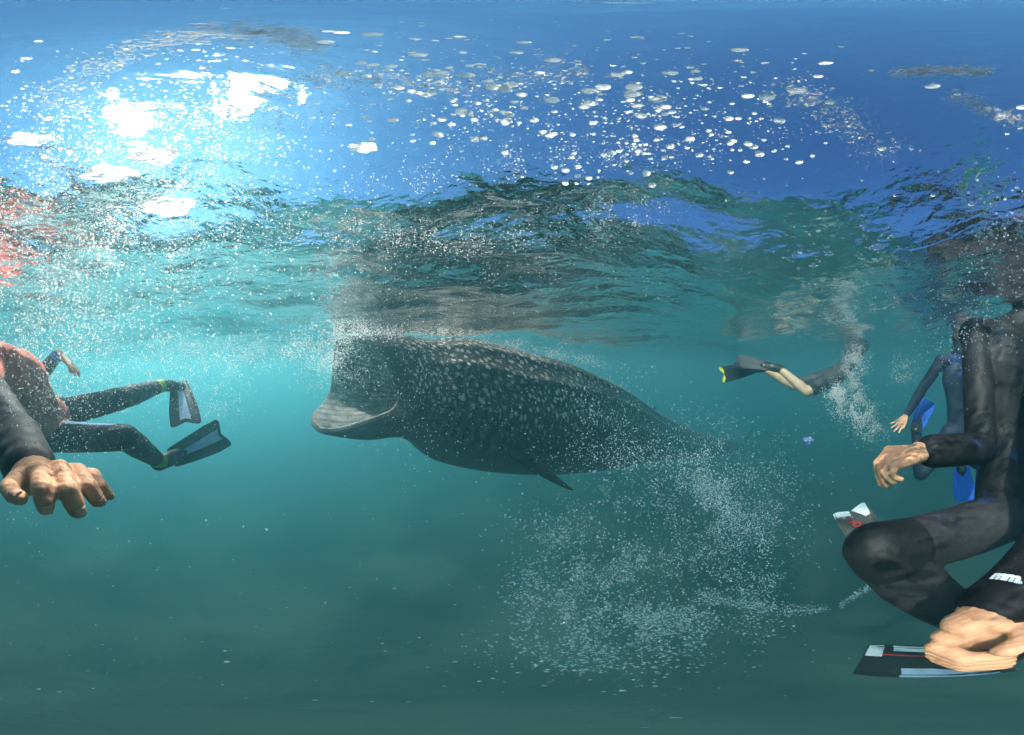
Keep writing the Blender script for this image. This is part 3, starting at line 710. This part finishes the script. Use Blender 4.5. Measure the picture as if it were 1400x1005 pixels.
# ---- the diver in navy behind
def diver_navy():
    d = 2.1
    sh = at(1287, 494, d); wr = at(1239, 568, d-.1); el = ik(sh, wr, .29, .26, at(1225, 520, d+.1)); sh2 = at(1330, 492, d+.18)
    hip = at(1300, 592, d+.05); hip2 = at(1326, 592, d+.18)
    knee = reach(hip, 1259, 648, .42, False); ank = reach(knee, 1253, 592, .30, True); ank = knee+(ank-knee).normalized()*.40
    knee2 = reach(hip2, 1350, 640, .42, True); ank2 = reach(knee2, 1309, 622, .40, False)
    f = at(1220, 590, d-.12)-wr
    hand = simple_hand(wr, f, Vector((.3, -.6, .5)), ray(1245, 600)-ray(1220, 580), 1.05, .2, .6)+[cap(wr, wr.lerp(el, .3), .027, .03)]
    wr2 = at(1352, 560, d+.1); el2 = ik(sh2, wr2, .29, .26, at(1400, 500, d+.3))
    toe = ank+(at(1258, 572, d+.25)-ank).normalized()*.14; toe2 = ank2+(at(1313, 636, d+.05)-ank2).normalized()*.14
    sc_ = (sh+sh2)/2; hb = sc_+Vector((-.02, -.02, .12)); ht = hb+Vector((-.02, -.02, .21)); fc = Vector((-.6, -.6, -.1))
    body = torso_caps(hip, hip2, sh, sh2, .9)+arm_caps(sh, el, wr, .9)+arm_caps(sh2, el2, wr2, .9)+leg_caps(hip, knee, ank, .9)+leg_caps(hip2, knee2, ank2, .9)+foot_caps(ank, toe, .9)+foot_caps(ank2, toe2, .9)+head_caps(hb, ht, fc)
    o = skin_object('person', [(body, .010, 4), (hand, .004, 3), (simple_hand(wr2, (0, 0, -1), (1, 0, 0), (0, 1, 0)), .004, 3)], [SK])
    tag(o, 'diver in navy wetsuit and blue fins hanging upright behind the black suited diver', 'person')
    s = torso_caps(hip, hip2, sh, sh2, .97)+arm_caps(sh, el, wr.lerp(el, .06), 1)+arm_caps(sh2, el2, wr2.lerp(el2, .06), 1)+leg_caps(hip, knee, ank, .97)+leg_caps(hip2, knee2, ank2, .97)+[cap(sc_, hb+(ht-hb)*.15, .08, .066)]
    skin_object('wetsuit', [(s, .009, 4)], [NAVY], o, .004)
    swim_fin(o, ank, toe, reach(toe, 1270, 546, .30, True), ray(1285, 575)-ray(1245, 545), .17, [BLUE], (), .02, 0, .65)
    swim_fin(o, ank2, toe2, reach(toe2, 1321, 684, .30, True), ray(1336, 660)-ray(1304, 660), .19, [BLUE], (), .02, 0, .6)
    band(o, 'fin_strap', RUBBER, ank.lerp(knee, .04), ank-knee, .046, .02)
    skin_object('hair', [(hair_caps(hb, ht, fc), .008, 3)], [HAIR], o)
diver_navy()

# ---- the far snorkeller, bare calves, black fins with yellow edge
def snorkeller_far():
    d = 2.6
    hip = at(1146, 512, d+.10); hip2 = at(1150, 508, d+.34)
    knee = reach(hip, 1104, 536, .43, False); knee2 = reach(hip2, 1084, 528, .43, True)
    ank = reach(knee, 1066, 504, .40, True); ank2 = reach(knee2, 1044, 504, .40, True)
    toe = reach(ank, 1046, 500, .15, True); toe2 = reach(ank2, 1026, 505, .15, True)
    sh, sh2 = at(1166, 483, d+.48), at(1176, 481, d+.80); sc_ = (sh+sh2)/2; up = (sc_-(hip+hip2)/2).normalized()
    hb = sc_+up*.1; ht = hb+(up+Vector((0, 0, -.2))).normalized()*.21; fc = up*.6+Vector((0, 0, -.8))
    wr = sc_+up*.5+Vector((0, -.1, -.02)); el = ik(sh, wr, .29, .25, sh+Vector((0, -.2, -.2))); wr2 = sc_+up*.5+Vector((0, .2, -.02)); el2 = ik(sh2, wr2, .29, .25, sh2+Vector((0, .2, -.2)))
    body = torso_caps(hip, hip2, sh, sh2, .9)+arm_caps(sh, el, wr, .95)+arm_caps(sh2, el2, wr2, .95)+leg_caps(hip, knee, ank, .97)+leg_caps(hip2, knee2, ank2, .97)+foot_caps(ank, toe, .9)+foot_caps(ank2, toe2, .9)+head_caps(hb, ht, fc)
    o = skin_object('person', [(body, .009, 4), (simple_hand(wr, up, (0, 0, 1), (0, 1, 0)), .004, 3), (simple_hand(wr2, up, (0, 0, 1), (0, -1, 0)), .004, 3)], [SK_PALE])
    tag(o, 'far snorkeller with bare pale calves and yellow edged black fins near the surface', 'person')
    s = torso_caps(hip, hip2, sh, sh2, .98)+[cap(hip, hip.lerp(knee, .78), .100, .078), cap(hip2, hip2.lerp(knee2, .78), .100, .078)]+arm_caps(sh, el, wr.lerp(el, .1))+arm_caps(sh2, el2, wr2.lerp(el2, .1))+[cap(sc_, hb, .08, .062)]
    skin_object('wetsuit', [(s, .009, 4)], [BLACK2], o, .005)
    pt = [('yellow_edge', YELLOW, lambda q: -.98, lambda q: -.98+.98*q*.9, .80, .99), ('yellow_edge', YELLOW, lambda q: .98-.98*q*.9, lambda q: .98, .80, .99)]
    pt = [('yellow_edge', YELLOW, lambda q: -1+.2*(1-q), lambda q: -.45+.43*1*q, .90, .995), ('yellow_edge', YELLOW, lambda q: .45-.43*q, lambda q: 1-.2*(1-q), .90, .995)]
    swim_fin(o, ank2, toe2, reach(toe2, 984, 513, .40, False), Vector((0, 0, 1))+ray(1000, 510)*.3, .19, [RUBBER], pt, 0, .14, .6)
    swim_fin(o, ank, toe, reach(toe, 1004, 493, .40, True), Vector((0, 0, 1))+ray(1000, 510)*.9, .19, [RUBBER], (), 0, .10, .6)
    skin_object('hair', [(hair_caps(hb, ht, fc), .008, 3)], [HAIR], o)
snorkeller_far()
# ------------------------------------------------------------------ air in the water
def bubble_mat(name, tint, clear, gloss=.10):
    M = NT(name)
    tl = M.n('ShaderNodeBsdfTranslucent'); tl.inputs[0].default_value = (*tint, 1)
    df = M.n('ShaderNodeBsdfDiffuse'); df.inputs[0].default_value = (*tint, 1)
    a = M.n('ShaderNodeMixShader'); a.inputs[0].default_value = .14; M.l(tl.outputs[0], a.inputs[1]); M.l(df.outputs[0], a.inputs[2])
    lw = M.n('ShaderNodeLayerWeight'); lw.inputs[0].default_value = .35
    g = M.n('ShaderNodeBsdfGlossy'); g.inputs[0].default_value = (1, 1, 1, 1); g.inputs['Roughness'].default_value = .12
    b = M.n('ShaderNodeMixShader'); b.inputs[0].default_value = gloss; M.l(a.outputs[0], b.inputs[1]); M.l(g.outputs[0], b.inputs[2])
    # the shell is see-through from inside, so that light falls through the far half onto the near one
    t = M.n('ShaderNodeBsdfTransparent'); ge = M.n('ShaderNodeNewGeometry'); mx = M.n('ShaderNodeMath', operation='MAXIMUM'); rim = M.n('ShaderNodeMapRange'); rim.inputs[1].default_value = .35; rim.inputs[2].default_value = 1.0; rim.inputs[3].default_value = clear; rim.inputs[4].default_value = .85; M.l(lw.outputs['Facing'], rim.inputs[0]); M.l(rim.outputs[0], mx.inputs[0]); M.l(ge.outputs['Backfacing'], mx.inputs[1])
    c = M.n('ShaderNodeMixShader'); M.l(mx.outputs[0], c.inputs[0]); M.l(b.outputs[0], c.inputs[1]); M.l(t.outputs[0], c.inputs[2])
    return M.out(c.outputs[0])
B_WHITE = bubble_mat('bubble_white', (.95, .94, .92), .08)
B_SOFT = bubble_mat('bubble_soft', (.90, .93, .97), .45)
B_BLUE = bubble_mat('bubble_bluish', (.78, .88, .97), .15)
B_FOAM = bubble_mat('foam_film', (.62, .58, .52), .60, .1)
_bm = bmesh.new(); bmesh.ops.create_icosphere(_bm, subdivisions=1, radius=1); _bm.verts.ensure_lookup_table()
ICO_V = np.array([v.co[:] for v in _bm.verts]); ICO_F = np.array([[v.index for v in f.verts] for f in _bm.faces]); _bm.free()
OCT_V = np.array([(1, 0, 0), (-1, 0, 0), (0, 1, 0), (0, -1, 0), (0, 0, 1), (0, 0, -1)], float)*1.12
OCT_F = np.array([(0, 2, 4), (2, 1, 4), (1, 3, 4), (3, 0, 4), (2, 0, 5), (1, 2, 5), (3, 1, 5), (0, 3, 5)])
def rays(px, py):
    a = np.radians((px-700)*PX); e = np.radians((502.5-py)*180/1005.0)
    return np.stack([np.sin(a)*np.cos(e), np.cos(a)*np.cos(e), np.sin(e)], -1)
def place(px, py, d, gap=.012, snap=False):
    """points along the rays, kept under the surface; snap pulls those that would pierce it to just beneath"""
    u = rays(px, py); d = np.asarray(d, float).copy()
    for _ in range(3):
        p = u*d[:, None]; zs = wave_z(p[:, 0], p[:, 1])-gap
        hit = p[:, 2] > zs
        if snap is True: hit = hit | (u[:, 2] > .2)
        d[hit] = (zs[hit]/np.maximum(u[hit, 2], 1e-3))
    return u*d[:, None], d
def cloud(name, label, P, r, mat, squash=.2):
    n = len(P); s = 1+squash*(rng.random((n, 3))-.5)*2
    IV, IF = (ICO_V, ICO_F) if n < 4200 else (OCT_V, OCT_F)      # the big crowds are a pixel or two each
    ang = rng.random(n)*6.28; c, q = np.cos(ang), np.sin(ang)
    V = IV[None]*s[:, None]; V = np.stack([V[..., 0]*c[:, None]-V[..., 1]*q[:, None], V[..., 0]*q[:, None]+V[..., 1]*c[:, None], V[..., 2]], -1)
    V = (V*r[:, None, None]+P[:, None]).reshape(-1, 3); F = (IF[None]+(np.arange(n)*len(IV))[:, None, None]).reshape(-1, 3)
    return tag(link(name, mesh_np(name, V, F, mat)), label, kind='stuff')
def gauss(n, blobs):
    """blobs: (weight, x, y, sx, sy, tilt degrees)"""
    w = np.array([b[0] for b in blobs], float); k = rng.choice(len(blobs), n, p=w/w.sum()); b = np.array(blobs)[k]
    g = rng.normal(size=(n, 2)); t = np.radians(b[:, 5]); x, y = g[:, 0]*b[:, 3], g[:, 1]*b[:, 4]
    return b[:, 1]+x*np.cos(t)-y*np.sin(t), b[:, 2]+x*np.sin(t)+y*np.cos(t)
def clump(px, py, amount=.6, scale=38., seed=0.):
    """thin a field out with a noise so that it gathers in wisps"""
    v = np.array([noise.noise((x/scale, y/scale, seed))+.5*noise.noise((x/scale*2.7, y/scale*2.7, seed+5)) for x, y in zip(px, py)])
    return rng.random(len(px)) < np.clip(.5+v*1.5, 1-amount, 1)
def rad_(n, lo, hi): return lo+(hi-lo)*rng.random(n)**2.8

# the 300 biggest bubbles under the surface, one by one
BIG = []
bmB = bmesh.new(); bmesh.ops.create_icosphere(bmB, subdivisions=3, radius=1)
meB = bpy.data.meshes.new('bubble'); bmB.to_mesh(meB); bmB.free(); meB.materials.append(B_WHITE)
for p in meB.polygons: p.use_smooth = True
bx, by = gauss(330, [(3, 610, 140, 70, 28, 6), (3, 760, 160, 90, 34, 8), (2.5, 930, 130, 70, 36, 4), (2, 860, 215, 60, 18, -12), (1.5, 980, 190, 60, 32, 0), (1.3, 300, 120, 130, 40, -10),
                     (1, 700, 80, 230, 26, 0), (1, 1130, 150, 90, 60, 0), (1.2, 1350, 190, 40, 60, 0), (2, 140, 190, 90, 50, 0)])
ok = (by > 26) & (by < 285) & (bx > 2) & (bx < 1398); bx, by = bx[ok][:300], by[ok][:300]
bp, bd = place(bx, by, np.full(len(bx), 1.0), .014, True)
kd = rng.random(len(bp)); bp = bp*(1-.22*kd[:, None])
br = (.0013+.0020*rng.random(len(bp))**1.8)*np.clip(bd/.33, .85, 1.5)*np.where(by < 110, .75, 1)
def bubble_label(x, y, r):
    size = 'large' if r > .0028 else ('medium' if r > .0019 else 'small')
    where = 'around the sun patch' if x < 330 else 'above the shark mouth' if x < 620 else 'above the shark back' if x < 900 else 'above the shark tail' if x < 1180 else 'above the black diver'
    row = 'near the zenith' if y < 100 else ('in the blue window' if y < 190 else 'by the wave edge')
    return f'{size} white bubble {where}, {row}'
for p, r, qx, qy in zip(bp, br, bx, by):
    o = bpy.data.objects.new('bubble', meB); col.objects.link(o); o.location = p; o.scale = (r*random.uniform(1, 1.3), r*random.uniform(1, 1.3), r*random.uniform(.7, .95)); o.rotation_euler = (random.uniform(-.3, .3), random.uniform(-.3, .3), random.uniform(0, 6))
    tag(o, bubble_label(qx, qy, r), 'bubble', 'air bubbles drifting under the surface')

# crowds of bubbles nobody could count
n = 24000; x, y = gauss(n, [(3, 90, 320, 100, 80, 0), (2, 190, 260, 90, 60, -10), (2, 60, 400, 70, 60, 0), (1.5, 260, 350, 110, 50, 0), (1, 150, 180, 110, 40, -10), (.8, 330, 200, 60, 60, 0)])
k = (x > -20) & (y > 60) & clump(x, y, .55, 45, 1.); x, y = x[k], y[k]; P, d = place(x, y, .22+1.0*rng.random(len(x))**1.3)
cloud('bubble_cloud', 'crowd of sunlit white bubbles under the bright sun patch', P, rad_(len(P), .0006, .0026)*np.clip(d/.6, .6, 1.4), B_WHITE)
n = 13000; x, y = gauss(n, [(2, 470, 318, 80, 14, 2), (2, 600, 330, 110, 16, 0), (1.6, 760, 315, 90, 20, -4), (1, 880, 300, 50, 16, 0), (1.5, 640, 390, 200, 26, 0), (1.2, 420, 400, 90, 40, 0), (1, 560, 250, 120, 14, -8), (1, 760, 215, 120, 20, -8), (1, 600, 150, 130, 30, 0), (1.2, 700, 130, 150, 40, 6), (.8, 980, 160, 90, 50, 0), (.6, 880, 210, 60, 20, -12)])
k = clump(x, y, .75, 40, 3.); x, y = x[k], y[k]; P, d = place(x, y, .3+.9*rng.random(len(x)))
cloud('bubble_cloud', 'band of tiny sparkling bubbles trailing above the whale shark', P, rad_(len(P), .0006, .0020)*np.clip(d/.6, .6, 1.3), B_WHITE)
n = 5200; x = rng.random(n)*1400; y = 395+rng.random(n)**1.4*330; k = rng.random(n) < np.clip(1.15-x/1300, .22, 1); x, y = x[k], y[k]; P, d = place(x, y, .3+1.1*rng.random(len(x)))
cloud('bubble_cloud', 'scattered fine bubbles hanging in the open water', P, rad_(len(P), .0004, .0016)*np.clip(d/.8, .5, 1.2), B_SOFT)
n = 5200; x, y = gauss(n, [(1, 560, 540, 70, 50, 30), (1.6, 50, 550, 60, 70, 0), (1.2, 120, 520, 80, 40, 0)]); P, d = place(x, y, .35+.6*rng.random(n))
cloud('bubble_cloud', 'fine white bubbles in front of the shark mouth and the left swimmer', P, rad_(n, .0006, .0022)*np.clip(d/.7, .5, 1.2), B_WHITE)
n = 30000; x, y = gauss(n, [(1.6, 60, 440, 80, 34, 4), (1.4, 190, 462, 90, 22, 4), (1.2, 330, 478, 80, 14, 3), (1, 440, 486, 24, 20, 0), (1.1, 480, 452, 40, 8, 0), (.7, 600, 458, 90, 6, 5), (.5, 750, 482, 60, 5, 10), (.8, 70, 520, 80, 40, 0)])
k = clump(x, y, .65, 30, 15.); x, y = x[k], y[k]; P, d = place(x, y, np.minimum(.75+.9*rng.random(len(x)), np.where(x > 470, 1.55, 9)))
cloud('bubble_cloud', 'bright spray of fine bubbles along the waterline left of the whale shark', P, rad_(len(P), .0009, .0032)*d/1.2, B_WHITE)
n = 46000; x, y = gauss(n, [(3, 830, 800, 60, 50, 20), (2.5, 960, 720, 60, 60, -20), (2, 880, 840, 80, 30, 5), (2, 1010, 660, 45, 40, 30), (1.6, 760, 780, 30, 50, 0), (1.5, 900, 640, 70, 30, -10), (1.2, 830, 590, 70, 40, 20), (1.2, 1040, 760, 30, 50, 0), (.5, 800, 890, 80, 18, 0), (1.1, 985, 690, 16, 50, -35)])
k = clump(x, y, .8, 46, 7.)
x, y = x[k], y[k]; P, d = place(x, y, 1.05+1.0*rng.random(len(x)))
cloud('bubble_cloud', 'wide swirl of blue grey bubbles rising behind the whale shark', P, rad_(len(P), .0014, .0062)*d/1.5, B_BLUE, .35)
n = 1500; q = rng.random(n); x = 955+260*q; y = 812+22*np.sin(q*3.0)-30*np.clip(q-.72, 0, 1)/.28+rng.normal(size=n)*(6-3.5*q); k = (q < .68) | (q > .74); x, y = x[k], y[k]
P, d = place(x, y, 1.2+.12*rng.random(len(x)))
cloud('bubble_cloud', 'thin curling trail of bubbles below the swirl', P, rad_(len(P), .0014, .0036), B_BLUE)
n = 17000; x, y = gauss(n, [(2, 1160, 548, 13, 13, 0), (1.6, 1182, 575, 17, 12, 35), (1.4, 1165, 512, 9, 18, 0), (.8, 1145, 540, 10, 8, 0), (.6, 1172, 492, 8, 10, 0), (.35, 1236, 505, 10, 12, 0)])
k = clump(x, y, .85, 16, 9.); x, y = x[k], y[k]; P, d = place(x, y, 2.0+.25*rng.random(len(x)))
cloud('bubble_cloud', 'puff of white foam beside the far snorkeller', P, rad_(len(P), .0024, .0062), B_WHITE)
n = 12000; x, y = gauss(n, [(1.5, 290, 545, 26, 28, 40), (1, 250, 510, 40, 20, 0), (1.2, 390, 478, 45, 8, -6), (1, 455, 490, 12, 22, 10), (1.1, 482, 495, 20, 28, -10), (1.2, 200, 500, 60, 14, -5), (.8, 320, 500, 30, 18, 0), (.5, 165, 548, 10, 8, 0)])
k = clump(x, y, .75, 22, 11.); x, y = x[k], y[k]; P, d = place(x, y, 1.35+.5*rng.random(len(x)))
cloud('bubble_cloud', 'white foam churned up by the left swimmer fins', P, rad_(len(P), .0012, .0036), B_WHITE)
n = 900; x, y = gauss(n, [(2, 1340, 430, 45, 34, 0), (1, 1290, 470, 25, 25, 0), (1, 1370, 330, 30, 50, 0)]); P, d = place(x, y, .35+.3*rng.random(n))
cloud('bubble_cloud', 'bluish bubbles in front of the black suited diver', P, rad_(n, .0007, .0024), B_BLUE)
n = 150; x = rng.random(n)*760; y = 700+rng.random(n)**1.5*260; P, d = place(x, y, .5+.8*rng.random(n))
cloud('drifting_specks', 'sparse pale specks drifting in the deep green water', P, rad_(n, .0014, .0034), B_BLUE)
def arc(pts, n, s):
    p = catmull(np.array(pts, float), n); return p[:, 0]+rng.normal(size=n)*s*2.2, p[:, 1]+rng.normal(size=n)*s
X, Y = [], []
for pts, n, s in (([(60, 150), (110, 105), (190, 66), (300, 44), (390, 48), (430, 66)], 1100, 8), ([(380, 118), (450, 104), (520, 108), (600, 118), (690, 108), (800, 95)], 900, 8), ([(1080, 120), (1130, 150), (1170, 180), (1215, 208)], 700, 9), ([(1230, 100), (1290, 96), (1350, 100)], 500, 4), ([(1310, 130), (1350, 150), (1390, 165)], 500, 5)):
    a, b = arc(pts, n, s); X.append(a); Y.append(b)
x, y = np.concatenate(X), np.concatenate(Y); P, d = place(x, y, np.full(len(x), 1.), .003, True)
cloud('foam_film', 'thin brownish films of foam stretched under the surface', P, rad_(len(P), .0005, .0016), B_FOAM)

# flat white blobs, added to stand in for patches of sun glare
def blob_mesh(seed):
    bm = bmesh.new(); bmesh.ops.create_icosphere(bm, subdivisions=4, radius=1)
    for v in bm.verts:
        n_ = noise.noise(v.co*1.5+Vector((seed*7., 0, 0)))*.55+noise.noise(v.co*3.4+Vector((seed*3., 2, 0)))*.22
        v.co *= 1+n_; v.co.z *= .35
    me = bpy.data.meshes.new('glare_blob'); bm.to_mesh(me); bm.free(); me.materials.append(B_WHITE)
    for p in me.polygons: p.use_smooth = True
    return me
for k, (x, y, r, lb) in enumerate(((215, 212, .034, 'largest of the white blobs standing in for sun glare, right side'), (150, 238, .040, 'broad white blob standing in for the middle of the sun glare'), (232, 283, .055, 'long white blob standing in for the lower sun glare'),
                         (40, 190, .026, 'white blob standing in for glare at the left picture edge'), (310, 150, .014, 'small white glare stand-in blob high between sun and whale shark'), (498, 202, .018, 'lone white glare stand-in blob above the mouth of the whale shark'))):
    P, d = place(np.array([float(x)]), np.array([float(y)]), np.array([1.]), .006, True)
    o = link('glare_blob', blob_mesh(k)); o.location = P[0]; a = math.atan2(P[0][0], P[0][1]); o.scale = (r*.62, r*.40, r*.5); o.rotation_euler = (0, 0, -a)
    tag(o, lb, 'air pocket', 'blobs standing in for sun glare')

# two blue blobs of jelly adrift
M = NT('blue_jelly'); co = M.coord('Generated')
c = M.mix(M.ramp(M.noise(2.6, 3, .6, co).outputs[0], [(.38, 0), (.6, 1)]), (.42, .50, .50), (.07, .20, .72))
df = M.n('ShaderNodeBsdfDiffuse'); M.l(c, df.inputs[0]); tl = M.n('ShaderNodeBsdfTranslucent'); M.l(c, tl.inputs[0]); tp = M.n('ShaderNodeBsdfTransparent')
a = M.n('ShaderNodeMixShader'); a.inputs[0].default_value = .5; M.l(df.outputs[0], a.inputs[1]); M.l(tl.outputs[0], a.inputs[2])
lw = M.n('ShaderNodeLayerWeight'); lw.inputs[0].default_value = .4
b = M.n('ShaderNodeMixShader'); M.l(lw.outputs['Facing'], b.inputs[0]); M.l(a.outputs[0], b.inputs[1]); M.l(tp.outputs[0], b.inputs[2]); JEL = M.out(b.outputs[0])
for k, (x, y, d, r, lb) in enumerate(((1105, 602, 1.6, .034, 'blurry blue jelly blob adrift below the far snorkeller'), (813, 645, 1.5, .012, 'tiny blue jelly blob adrift below the belly of the shark'))):
    me = blob_mesh(20+k); me.materials.clear(); me.materials.append(JEL); me.name = 'blue_jelly'
    o = link('blue_jelly', me); o.location = at(x, y, d); o.scale = (r, r*.9, r*2.2); tag(o, lb, 'jelly')
